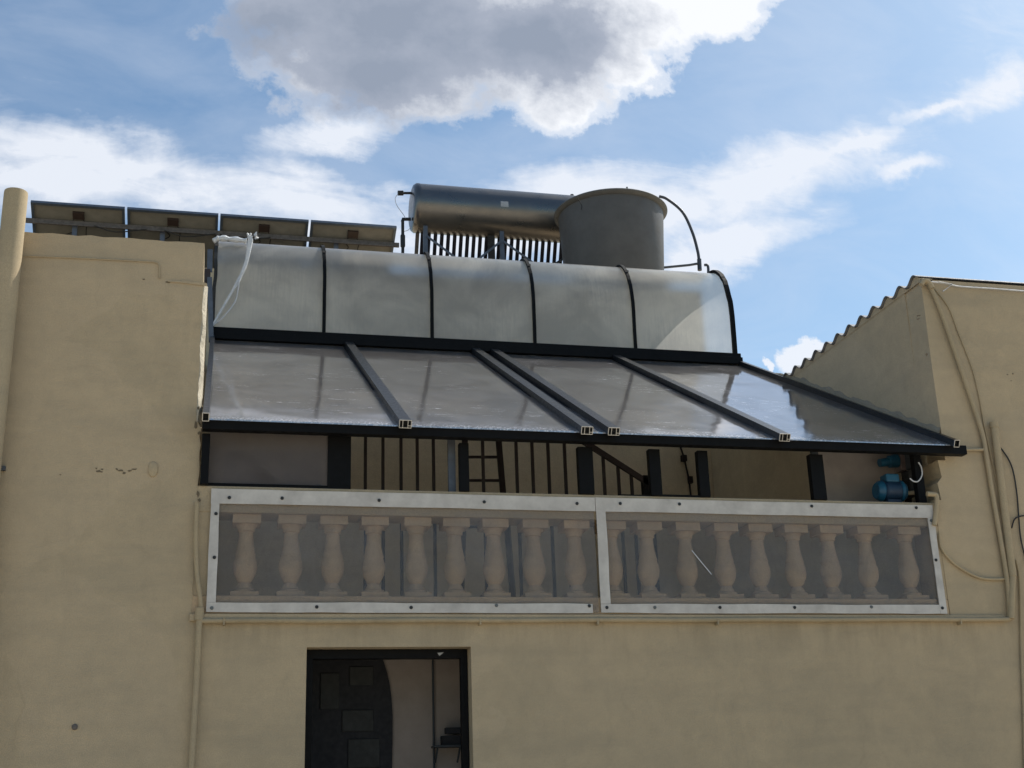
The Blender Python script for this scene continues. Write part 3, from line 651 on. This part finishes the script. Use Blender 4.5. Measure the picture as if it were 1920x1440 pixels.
for k in range(9):
    q = kc + Vector((random.uniform(-.05, .05), random.uniform(-.02, .02), random.uniform(-.035, .045)))
    kn.tube([q, q + Vector((random.uniform(-.04, .04), random.uniform(-.02, .02), random.uniform(-.04, .05)))], [.018, .008], 6)
kn.build('knot', PLASTICW, o_, smooth=False) if False else None
o_['label'] = 'thick white plastic wrapped cable tied over the left end of the curved canopy'
ROOTLOC[o_.name] = tuple(o_.location); kn.build('knot', PLASTICW, o_)
tag(MB().tube(curve([at(449, 522, 12.76), at(446, 545, 12.76), at(440, 567, 12.76), at(418, 595, 12.74), at(398, 612, 12.72), at(391, 630, 12.7)], 6), .0065, 6).build('loose_cable', WHITEW, smooth=True),
    'thin grey loose cable hanging beside the thick wrapped one at the canopy end', 'cable')

# ------------------------------------------------------------------ solar panels and rack
TA = R_(28); pd = Vector((0, math.cos(TA), -math.sin(TA))); pn = Vector((0, -math.sin(TA), -math.cos(TA)))   # underside normal
def solar_panel(x0, x1, label):
    t = thing('solar_module', ((x0 + x1) / 2, 14.3, 8.49), label, 'solar panel', 'row of solar panels on the roof rack')
    A0 = Vector((0, 14.3, 8.49)); L_ = 1.64
    def P(x, s, d): return Vector((x, 0, 0)) + A0 + pd * s + pn * d
    def slab(mb, xa, xb, s0, s1, d0, d1):
        return mb.add([P(x, s, d) for d in (d0, d1) for s in (s0, s1) for x in (xa, xb)], [(0, 2, 3, 1), (4, 5, 7, 6), (0, 1, 5, 4), (2, 6, 7, 3), (0, 4, 6, 2), (1, 3, 7, 5)])
    f_ = MB(); slab(f_, x0, x1, 0, .012, -.020, .020); slab(f_, x0, x1, L_ - .012, L_, -.020, .020); slab(f_, x0, x0 + .012, .012, L_ - .012, -.020, .020); slab(f_, x1 - .012, x1, .012, L_ - .012, -.020, .020)
    slab(f_, x0 + .012, x1 - .012, .012, .032, .014, .0195); slab(f_, x0 + .012, x0 + .030, .032, L_ - .03, .014, .0195); slab(f_, x1 - .030, x1 - .012, .032, L_ - .03, .014, .0195)
    f_.build('frame', PVFR, t)
    slab(MB(), x0 + .012, x1 - .012, .012, L_ - .012, -.008, -.004).build('backing', PVBACK, t)
    slab(MB(), x0 + .012, x1 - .012, .012, L_ - .012, -.014, -.010).build('cells', PVCELL, t)
    cx = (x0 + x1) / 2
    j = slab(MB(), cx - .065, cx + .065, .10, .20, -.002, .03).build('junction_box', BROWNJ, t, bevel=.004)
    for sg in (-1, 1):
        MB().tube(curve([P(cx + sg * .05, .20, .02), P(cx + sg * .085, .27, .03), P(cx + sg * .06 + .02, .36, .03), P(cx + sg * .14 - .05, .46, .025), P(cx + sg * .25 - .03, .56, .04)], 5), .006, 6).build('lead', CABLE, j)
    return t
pl = ['solar panel at the far left of the row, next to the vent pipe', 'second solar panel from the left, above the middle of the left wing wall',
      'third solar panel from the left, right behind the left end of the curved canopy', 'last solar panel of the row, nearest the solar water heater']
p0 = solar_panel(-2.205, -1.155, pl[0])
for k, (xs_, lb) in enumerate(zip((-1.128, -.055, 1.022), pl[1:])):
    c = copy_tree(p0, (xs_ + 2.205, 0, 0)); c['label'] = lb
rack = thing('panel_rack', (-.1, 14.7, 7.6), 'brown steel rack carrying the row of solar panels', 'rack')
MB().bar((-2.27, 14.50, 8.335), (2.13, 14.50, 8.335), .04, .05).build('purlin', RACK, rack)
MB().bar((-2.27, 14.46, 8.300), (2.05, 14.46, 8.300), .012, .02).build('cable_tray', RACK, rack)
MB().bar((-2.27, 15.55, 7.78), (2.13, 15.55, 7.78), .04, .05).build('purlin', RACK, rack)
for x in (-1.72, -.72, .3, 1.35): MB().box(x - .028, x + .028, 14.50, 14.55, 7.6, 8.31).build('leg', GALV, rack)
sag = MB()
for x_ in (-1.5, -.7, -.05):
    sag.tube(curve([(x_, 14.45, 8.3), (x_ + .25, 14.44, 8.235), (x_ + .6, 14.45, 8.3)], 6), .007, 6)
sag.build('loose_lead', CABLE, rack, smooth=True)

# ------------------------------------------------------------------ solar water heater
ht = thing('solar_water_heater', (3.8, 16, 7.6), 'solar water heater with horizontal steel tank above dark glass tubes', 'water heater')
TY, TZ, TR = 16.0, 9.615, .345
def cyl(x0, x1, prof, mat, name, n=40, par=ht):
    mb = MB(); vs = []; fs = []
    for x, r in prof:
        for k in range(n): a = 2 * math.pi * k / n; vs.append((x, TY + r * math.cos(a), TZ + r * math.sin(a)))
    for i in range(len(prof) - 1):
        for k in range(n): fs.append((i * n + k, i * n + (k + 1) % n, (i + 1) * n + (k + 1) % n, (i + 1) * n + k))
    fs += [tuple(range(n)), tuple((len(prof) - 1) * n + k for k in range(n))]
    return mb.add(vs, fs).build(name, mat, par, smooth=True)
cyl(0, 0, [(2.60, TR), (5.02, TR)], TANKM, 'tank_shell')
cyl(0, 0, [(2.525, TR * .80), (2.54, TR * .93), (2.575, TR + .003), (2.62, TR + .004)], TANKM, 'end_cap')
cyl(0, 0, [(5.0, TR + .004), (5.05, TR + .003), (5.08, TR * .93), (5.09, TR * .8)], TANKM, 'end_cap')
lb_ = MB(); n_ = 4; xc = at(946, 381, TY - TR).x; vs = []
for k in range(n_ + 1):
    a = R_(183 - 3) + R_(14) * (k / n_ - .5)
    for x in (xc - .055, xc + .055): vs.append((x, TY + (TR + .003) * math.cos(a), TZ + (TR + .003) * math.sin(a) - .01))
lb_.add(vs, [(2 * k, 2 * k + 1, 2 * k + 3, 2 * k + 2) for k in range(n_)]).build('rating_label', STICK, ht)
tdir = Vector((0, .42, -.9075)); t0 = None; X0 = 2.70
for k in range(26):
    x = X0 + .0915 * k
    if t0 is None:
        a_ = Vector((x, TY + .10, TZ - .29)); t0 = MB().tube([a_, a_ + tdir * 1.75, a_ + tdir * 1.80], [.027, .027, .012], 10).build('evacuated_tube', TUBEM, ht, smooth=True)
    else:
        c = t0.copy(); COL.objects.link(c); c.parent = ht; c.location = (.0915 * k, 0, 0)
MB().bar((2.6, TY + .88, TZ - 1.93), (5.0, TY + .88, TZ - 1.93), .08, .06).build('tube_rail', GALV, ht)
for x in (2.70, 3.78, 4.92):
    lg = MB(); lg.box(x - .03, x + .03, TY - .13, TY - .09, 7.6, TZ - .20); lg.build('leg', GALV, ht)
    MB().bar((x - .07, TY + .12, TZ - .30), (x - .07, TY + .88, TZ - 1.93), .05, .03).build('slope_bar', RACK, ht)
# the broad dark centre mount
MB().box(3.60, 3.70, TY - .02, TY + .0, 7.6, TZ - .28).build('centre_mount', SEAL, ht)
def brace(a, b): MB().bar(a, b, .03, .012, up=(0, 1, 0)).build('brace', GALV, ht)
YB = TY - .14
brace((2.72, YB, 9.13), (3.62, YB - .005, 8.45)); brace((3.76, YB, 9.13), (2.92, YB + .01, 8.38)); brace((3.80, YB, 9.13), (4.9, YB + .01, 8.35)); brace((4.93, YB, 9.13), (3.95, YB - .01, 8.42))
# valves and wiring at the left end
v1 = MB().tube([at(772, 362, 16), at(765, 362, 16)], .018, 10).build('valve', CABLE, ht)
MB().tube([at(766, 362, 16), at(757, 362, 16), at(756, 362, 16), at(746, 362, 16)], [.018, .018, .036, .036], 10).build('valve_head', CABLE, ht)
MB().tube([at(770, 411, 16), at(755, 411, 16), at(754.5, 415, 16)], .024, 10).build('outlet_elbow', CABLE, ht, smooth=True)
q0 = at(755, 413, 16); MB().tube([q0, (q0.x, 16, 9.2), (q0.x, 16, 9.18), (q0.x, 16, 9.02), (q0.x, 16, 9.0), (q0.x - .02, 16, 7.6)], [.022, .022, .034, .034, .022, .022], 10).build('down_pipe', CABLE, ht)
MB().tube(curve([at(746, 364, 15.97), at(741, 372, 15.97), at(744, 385, 15.97), at(756, 402, 15.97), at(760, 409, 15.97)], 6), .0045, 6).build('sensor_wire', WHITEW, ht)
MB().tube(curve([at(770, 425, 15.97), at(766, 431, 15.97), at(758, 434, 15.97)], 5), .0045, 6).build('sensor_wire', WHITEW, ht)
q = at(1072, 361, 16); MB().tube([(4.87, 16, TZ + TR - .02), (4.87, 16, TZ + TR + .03), (4.87, 16, TZ + TR + .031), (4.87, 16, TZ + TR + .055)], [.014, .014, .026, .026], 10).build('relief_valve', RACK, ht)

# ------------------------------------------------------------------ round water tank
wx, wy = 5.165, 15.2
tk = thing('water_tank', (wx, wy, 7.9), 'open topped round grey plastic water tank in front of the solar water heater', 'water tank')
MB().lathe((wx, wy, 0), [(.62, 7.9), (.645, 7.93), (.722, 9.30), (.70, 9.30), (.60, 7.97)], 64).build('tank_body', TANKG, tk, smooth=True)
MB().lathe((wx, wy, 0), [(.716, 9.285), (.760, 9.30), (.780, 9.325), (.780, 9.335), (.765, 9.35), (.69, 9.358), (.69, 9.32)], 64).build('rim', TANKRIM, tk, smooth=True)
MB().lathe((wx, wy, 0), [(.4, 9.356), (.66, 9.356), (.69, 9.362), (.3, 9.37)], 48).build('lid', TANKG, tk, smooth=True)
MB().box(wx - .45, wx + .45, wy - .45, wy + .45, 7.6, 7.9).build('plinth', CEMENT, tk)
MB().tube(curve([at(1083, 372, wy - .76), at(1088, 380, wy - .75), at(1091, 386, wy - .75), at(1090, 393, wy - .75)], 4), .005, 5).build('crack', HOLLOW, tk)
MB().tube([(wx, wy - .74, 9.35), (wx, wy - .74, 9.38)], .012, 8).build('lid_knob', TANKRIM, tk)
hs_ = thing('fill_hose', at(1312, 497, 15.2), 'dark grey hose arching from the round tank rim down to a tee', 'hose')
MB().tube(curve([at(1236, 368, 15.2), at(1252, 374, 15.2), at(1280, 398, 15.2), at(1298, 435, 15.2), at(1308, 470, 15.2), at(1311, 490, 15.2)], 8), .021, 10).build('hose', HOSE, hs_, smooth=True)
MB().tube([at(1311, 486, 15.2), at(1312, 507, 15.2)], .030, 10).build('tee', HOSE, hs_, smooth=True)
MB().tube([at(1310, 494, 15.2), at(1292, 497, 15.2), at(1240, 502, 15.2)], .017, 10).build('branch', HOSE, hs_, smooth=True)
el = MB().tube(curve([at(1328, 515, 15.2), at(1328, 503, 15.2), at(1326, 497, 15.2), at(1321, 497, 15.2)], 4), .019, 10).build('roof_elbow', HOSE, smooth=True)
tag(el, 'short dark pipe elbow poking above the canopy right of the hose tee', 'pipe')

# ------------------------------------------------------------------ vent pipe at far left
vp = thing('vent_pipe', (-1.475, 8.89, 0), 'thick cream painted vent pipe standing at the far left of the wall', 'vent pipe')
MB().lathe((-1.475, 8.89, 0), [(.082, 0), (.080, 3), (.082, 5.93), (.080, 5.945), (.066, 5.945), (.066, 5.7)], 32).build('pipe', PIPEM, vp, smooth=True)
for z_ in (1.2, 3.9): MB().box(-1.57, -1.38, 8.965, 9.0, z_, z_ + .03).build('bracket', GALV, vp)

# ------------------------------------------------------------------ conduits and cables on the walls
def run(name, pts, r, mat, label, cat, Y=8.97, sm=4, group=None):
    P = [at(x, y, Y) for x, y in pts]; o = MB().tube(curve(P, sm) if sm else P, r, 10).build(name, mat, smooth=True); return tag(o, label, cat, group)
run('conduit', [(369, 942), (367, 1009), (369, 1073), (375, 1120), (377, 1147)], .016, PIPEM, 'thin painted pipe bending down the wall edge left of the plastic screens', 'pipe')
lc = thing('elbow_conduit', at(357, 1440, 8.965), 'painted pipe turning down the wall under the left end of the ledge', 'pipe')
MB().tube([at(375, 1140, 8.965), at(375, 1150, 8.965), at(373, 1175, 8.965), at(368, 1284, 8.965), at(361, 1400, 8.965), at(355, 1500, 8.965)], [.027, .027, .021, .021, .021, .021], 10).build('drop', PIPEM, lc, smooth=True)
MB().tube([at(374, 1140, 8.965) , at(373, 1163, 8.965)], .030, 10).build('elbow', PIPEM, lc, smooth=True)
lh = thing('long_conduit', at(1100, 1165, 8.965), 'long horizontal painted pipe under the ledge below the plastic screens', 'pipe')
q0, q1 = at(376, 1164, 8.965), at(1893, 1161, 8.965)
MB().tube([q0.lerp(q1, k / 24) + Vector((0, 0, .002 * math.sin(k * 1.3))) for k in range(25)], .018, 12).build('pipe', PIPEM, lh, smooth=True)
for px in (420, 900, 1120, 1345, 1800):
    q = at(px, 1165, 8.965); MB().box(q.x - .006, q.x + .006, 8.945, 9.0, q.z - .026, q.z + .020).build('clip', PIPEM, lh)
run('riser_conduit', [(1893, 1163), (1892, 1130), (1888, 1084), (1874, 1000), (1861, 926), (1849, 853), (1843, 817), (1825, 760), (1794, 669), (1764, 583), (1744, 537), (1733, 528)], .019, PIPEM,
    'long painted pipe climbing the right wing wall up to the roof corner', 'pipe')
thk = thing('capped_conduit', at(1898, 1080, 8.955), 'thick capped painted pipe leaning beside the long riser at right', 'pipe')
MB().tube([at(1899, 1080, 8.955), at(1884, 960, 8.955), at(1864, 797, 8.955)], .030, 12).build('pipe', PIPEM, thk, smooth=True)
MB().tube([at(1864.5, 802, 8.955), at(1863.5, 792, 8.955)], .035, 12).build('cap', PIPEM, thk, smooth=True)
run('low_conduit', [(1899, 1080), (1897, 1120), (1896, 1160)], .026, PIPEM, 'short thick painted pipe between the capped pipe and the long horizontal one', 'pipe', Y=8.955)
run('wall_cable', [(1747, 535), (1778, 575), (1797, 624), (1822, 688), (1836, 744), (1846, 800), (1868, 900), (1880, 960)], .006, PIPEM, 'thin cable fixed to the right wing wall beside the long riser', 'cable', Y=8.99)
run('drooping_cable', [(1867, 827), (1895, 869), (1906, 920), (1910, 968), (1914, 1010), (1926, 1060)], .006, CABLE, 'thin dark cable drooping from the capped pipe to the right', 'cable', Y=8.985)
run('hooked_cable', [(1897, 990), (1902, 974), (1913, 968), (1930, 966)], .006, CABLE, 'short dark cable hooking right from the capped pipe', 'cable', Y=8.98)
run('bowed_cable', [(1762, 1000), (1766, 1028), (1790, 1057), (1831, 1081), (1862, 1086), (1888, 1085)], .012, PIPEM, 'painted hose bowing from the right screen corner to the riser', 'hose', Y=8.985)
run('edge_conduit', [(1905, 1050), (1912, 1090), (1915, 1220), (1919, 1330), (1922, 1460)], .010, PIPEM, 'narrow pipe going down the wall at the right edge of the photo', 'pipe', Y=8.985)
run('stub_pipe', [(1797, 843), (1849, 843)], .013, PIPEM, 'short horizontal pipe stub between the eaves beam end and the riser', 'pipe', Y=8.975, sm=0)
run('upper_conduit', [(45, 480), (150, 484), (270, 490), (292, 492), (298, 497), (299, 510), (299, 522)], .0050, PIPEM, 'thin painted pipe across the top of the left wing wall ending in a drop', 'pipe', Y=8.99)
run('screen_corner_pipe', [(1738, 926), (1750, 927), (1756, 930), (1756, 950), (1752, 985)], .020, PIPEM, 'painted pipe elbow at the top right corner of the right screen', 'pipe', Y=8.96)
wf = MB(); q = at(287, 880, 8.998); wf.lathe((0, 0, 0), [(.036, 0), (.033, .010), (.012, .018)], 18)
wf.v = [Vector((q.x + p_.x * .95, 9.0 - p_.z, q.z + p_.y * 1.6)) for p_ in wf.v]; tag(wf.build('wall_fixing', PIPEM, smooth=True), 'oval painted plug on the left wing wall beside flaked paint', 'wall plug')
fk = MB()
for px, py, w_, h_ in ((186, 884, 7, 3), (192, 880, 3, 2), (226, 882, 6, 3), (232, 887, 4, 4), (243, 883, 5, 2), (252, 880, 6, 2), (219, 880, 3, 2), (181, 878, 2, 2), (316, 529, 6, 2), (270, 524, 3, 2), (372, 765, 3, 5), (368, 798, 4, 9), (373, 812, 3, 5), (371, 925, 3, 8), (374, 938, 4, 4), (1722, 592, 4, 2), (1721, 598, 4, 1.5), (1737, 665, 2, 4), (1889, 702, 1.5, 1.5), (1899, 701, 2, 1.5), (1896, 714, 1.5, 1), (113, 890, 2, 1)):
    n_ = 9; poly_ = []
    for k in range(n_):
        a = 2 * math.pi * k / n_; rr = random.uniform(.45, 1.1); q = at(px + w_ * rr * math.cos(a), py - h_ * rr * math.sin(a), 9.0); poly_.append((q.x, q.z))
    fk.prism(poly_, 8.9975, 8.9995)
fk.build('flaked_paint', simple('old_flakes', (.16, .125, .08), .95), house)
wf = MB(); q = at(140, 1363, 8.998); wf.lathe((0, 0, 0), [(.020, 0), (.018, .012), (.008, .014)], 12)
wf.v = [Vector((q.x + p_.x, 9.0 - p_.z, q.z + p_.y)) for p_ in wf.v]; tag(wf.build('wall_bolt', RACK, smooth=True), 'small dark bolt low on the left wing wall', 'bolt')
# wires along the corner of the corrugated roof
rwf = thing('roof_wires', at(1740, 528, 8.95), 'loose pale wires lying on the roof corner above the right wing', 'wires')
MB().tube(curve([at(1733, 527, 8.97), at(1770, 531, 8.97), at(1800, 537, 8.97), at(1860, 541, 8.97), at(1925, 546, 8.97)], 5), .006, 6).build('wire', WHITEW, rwf)
MB().tube([at(1768, 546, 8.96), at(1786, 533, 8.96), at(1760, 528, 8.96)], .005, 6).build('wire', WHITEW, rwf)
MB().tube(curve([at(1676, 566, 9.6), at(1700, 545, 9.3), at(1722, 530, 9.05), at(1735, 525, 8.97)], 4), .006, 6).build('wire', WHITEW, rwf)
MB().tube(curve([at(1727, 534, 8.95), at(1733, 526, 8.95), at(1742, 530, 8.95), at(1748, 540, 8.95)], 4), .022, 8).build('sleeve', PIPEM, rwf, smooth=True)

# ------------------------------------------------------------------ things on the terrace
rl = thing('stair_railing', (2.3, 9.7, 2.925), 'dark maroon iron railing with upright bars and a sloping handrail', 'railing')
YR = 9.7
for px in (685, 718, 752, 782.5, 813, 906, 969, 999, 1029, 1060):
    q = at(px, 880, YR); MB().box(q.x - .0115, q.x + .0115, YR - .012, YR + .012, 2.93, 4.62).build('bar', MAROON, rl)
for px, py in ((1133, 850), (1160, 868), (1184, 884)):
    q = at(px, 900, YR); MB().box(q.x - .0115, q.x + .0115, YR - .012, YR + .012, 2.93, at(px, py, YR).z).build('bar', MAROON, rl)
MB().bar(at(1085, 822, YR - .02), at(1216, 906, YR - .02), .03, .045).build('handrail', MAROON, rl)
q = at(1212, 910, YR); MB().box(q.x - .035, q.x + .035, YR - .035, YR + .035, 2.93, at(1212, 893, YR).z).build('newel', BLACK, rl)
q = at(690, 880, YR); q2 = at(1100, 880, YR); MB().box(q.x - .1, q2.x, YR - .02, YR + .02, 4.62, 4.66).build('top_bar', MAROON, rl)
MB().box(q.x - .1, q2.x + .45, YR - .02, YR + .02, 3.0, 3.03).build('bottom_bar', MAROON, rl)
ld = thing('ladder', (2.0, 10.6, 2.925), 'dark red ladder leaning behind the upright bars', 'ladder')
YD = 10.6
s0, s1 = at(934, 815, YD), at(944, 935, YD); dd = (s0 - s1).normalized()
MB().bar(s1 - dd * 1.2, s0 + dd * .2, .05, .03, up=(0, 1, 0)).build('stile', MAROON, ld)
r0, r1 = at(872, 815, YD), at(868, 935, YD); de = (r0 - r1).normalized()
MB().bar(r1 - de * 1.2, r0 + de * .2, .05, .03, up=(0, 1, 0)).build('stile', MAROON, ld)
for py in (813, 857, 901, 945, 990): MB().bar(at(870, py, YD), at(938, py, YD), .022, .018, up=(0, 1, 0)).build('rung', MAROON, ld)
def pump(px, py, s, label, body, cap, Y=9.55):
    c = at(px, py, Y); t = thing('water_pump', (c.x, Y, c.z - .14 * s), label, 'water pump', 'pumps by the right end of the terrace')
    def cx(x0, x1, r0, r1, mat, name, n=20):
        mb = MB(); vs = []; fs = []
        pr_ = [(x0, r0 * .8), (x0 + .02 * s, r0), (x1 - .01 * s, r1), (x1, r1 * .9)]
        for x, r in pr_:
            for k in range(n): a = 2 * math.pi * k / n; rr = r * (1 + (.05 if k % 2 and name == 'motor' else 0)); vs.append((c.x + x, Y + rr * math.cos(a), c.z + rr * math.sin(a)))
        for i in range(3):
            for k in range(n): fs.append((i * n + k, i * n + (k + 1) % n, (i + 1) * n + (k + 1) % n, (i + 1) * n + k))
        fs += [tuple(range(n)), tuple(3 * n + k for k in range(n))]
        return mb.add(vs, fs).build(name, mat, t, smooth=True)
    cx(-.135 * s, -.075 * s, .085 * s, .095 * s, body, 'fan_cover'); cx(-.075 * s, .085 * s, .09 * s, .09 * s, cap, 'motor', 24); cx(.085 * s, .14 * s, .10 * s, .085 * s, body, 'pump_head')
    MB().box(c.x - .055 * s, c.x + .075 * s, Y - .07 * s, Y + .05 * s, c.z + .07 * s, c.z + .145 * s).build('terminal_box', body, t, bevel=.012 * s)
    MB().box(c.x - .06 * s, c.x + .07 * s, Y - .06 * s, Y + .06 * s, c.z - .14 * s, c.z - .088 * s).build('foot', cap, t)
    return t
pump(1668, 921, .92, 'blue water pump with finned motor standing on the terrace parapet at right', BLUE, BLUED, 9.22)
pc = thing('pressure_switch', at(1668, 875, 9.5), 'small blue capped controller above the pump with a pinkish body', 'controller')
a_, b_ = at(1649, 868, 9.5), at(1681, 864, 9.5)
MB().tube([a_, a_.lerp(b_, .5), a_.lerp(b_, .55), b_], [.035, .038, .052, .06], 16).build('blue_cap', BLUE, pc, smooth=True)
c1, c2 = at(1681, 850, 9.5), at(1697, 884, 9.5); MB().box(c1.x, c2.x, 9.45, 9.56, c2.z, c1.z + .05).build('body', PINKB, pc, bevel=.008)
c1, c2 = at(1692, 884, 9.5), at(1706, 925, 9.5); MB().box(c1.x, c2.x - .01, 9.46, 9.53, c2.z - .1, c1.z).build('stem', MAROON, pc, bevel=.006)
bx_ = thing('meter_box', at(1710, 880, 9.3), 'dark grey box beside the right post under the eaves beam', 'box')
c1, c2 = at(1700, 845, 9.3), at(1720, 880, 9.3); MB().box(c1.x, c2.x, 9.25, 9.35, c2.z, c1.z + .04).build('case', LAMPB, bx_, bevel=.008)
c1, c2 = at(1697, 884, 9.32), at(1716, 932, 9.32); MB().box(c1.x, c2.x, 9.27, 9.37, c2.z, c1.z).build('lower_case', SEAL, bx_, bevel=.006)
run('white_wire', [(1722, 867), (1727, 875), (1729, 888), (1726, 897), (1720, 903), (1712, 902), (1706, 897)], .0055, WHITEW, 'white wire looping in front of the dark box at the right post', 'wire', Y=9.03)
run('outlet_pipe', [(1700, 925), (1716, 924), (1730, 925), (1742, 926)], .018, PIPEM, 'grey pipe with a joint running from the pump to the wall corner', 'pipe', Y=9.2)
# small junk on the terrace back wall
bk = thing('wall_pipework', at(1290, 870, 13.80), 'thin rusty pipework on the terrace back wall between two posts', 'pipework')
MB().tube([at(1275, 835, 13.83), at(1283, 860, 13.83), at(1292, 900, 13.83), at(1296, 935, 13.83)], .012, 8).build('pipe', MAROON, bk)
MB().box(at(1279, 862, 13.80).x, at(1288, 862, 13.80).x, 13.79, 13.85, at(1280, 864, 13.80).z, at(1280, 853, 13.80).z).build('valve', MAROON, bk)
MB().box(at(1289, 862, 13.80).x, at(1296, 862, 13.80).x, 13.79, 13.85, at(1290, 905, 13.80).z, at(1290, 893, 13.80).z).build('valve', MAROON, bk)
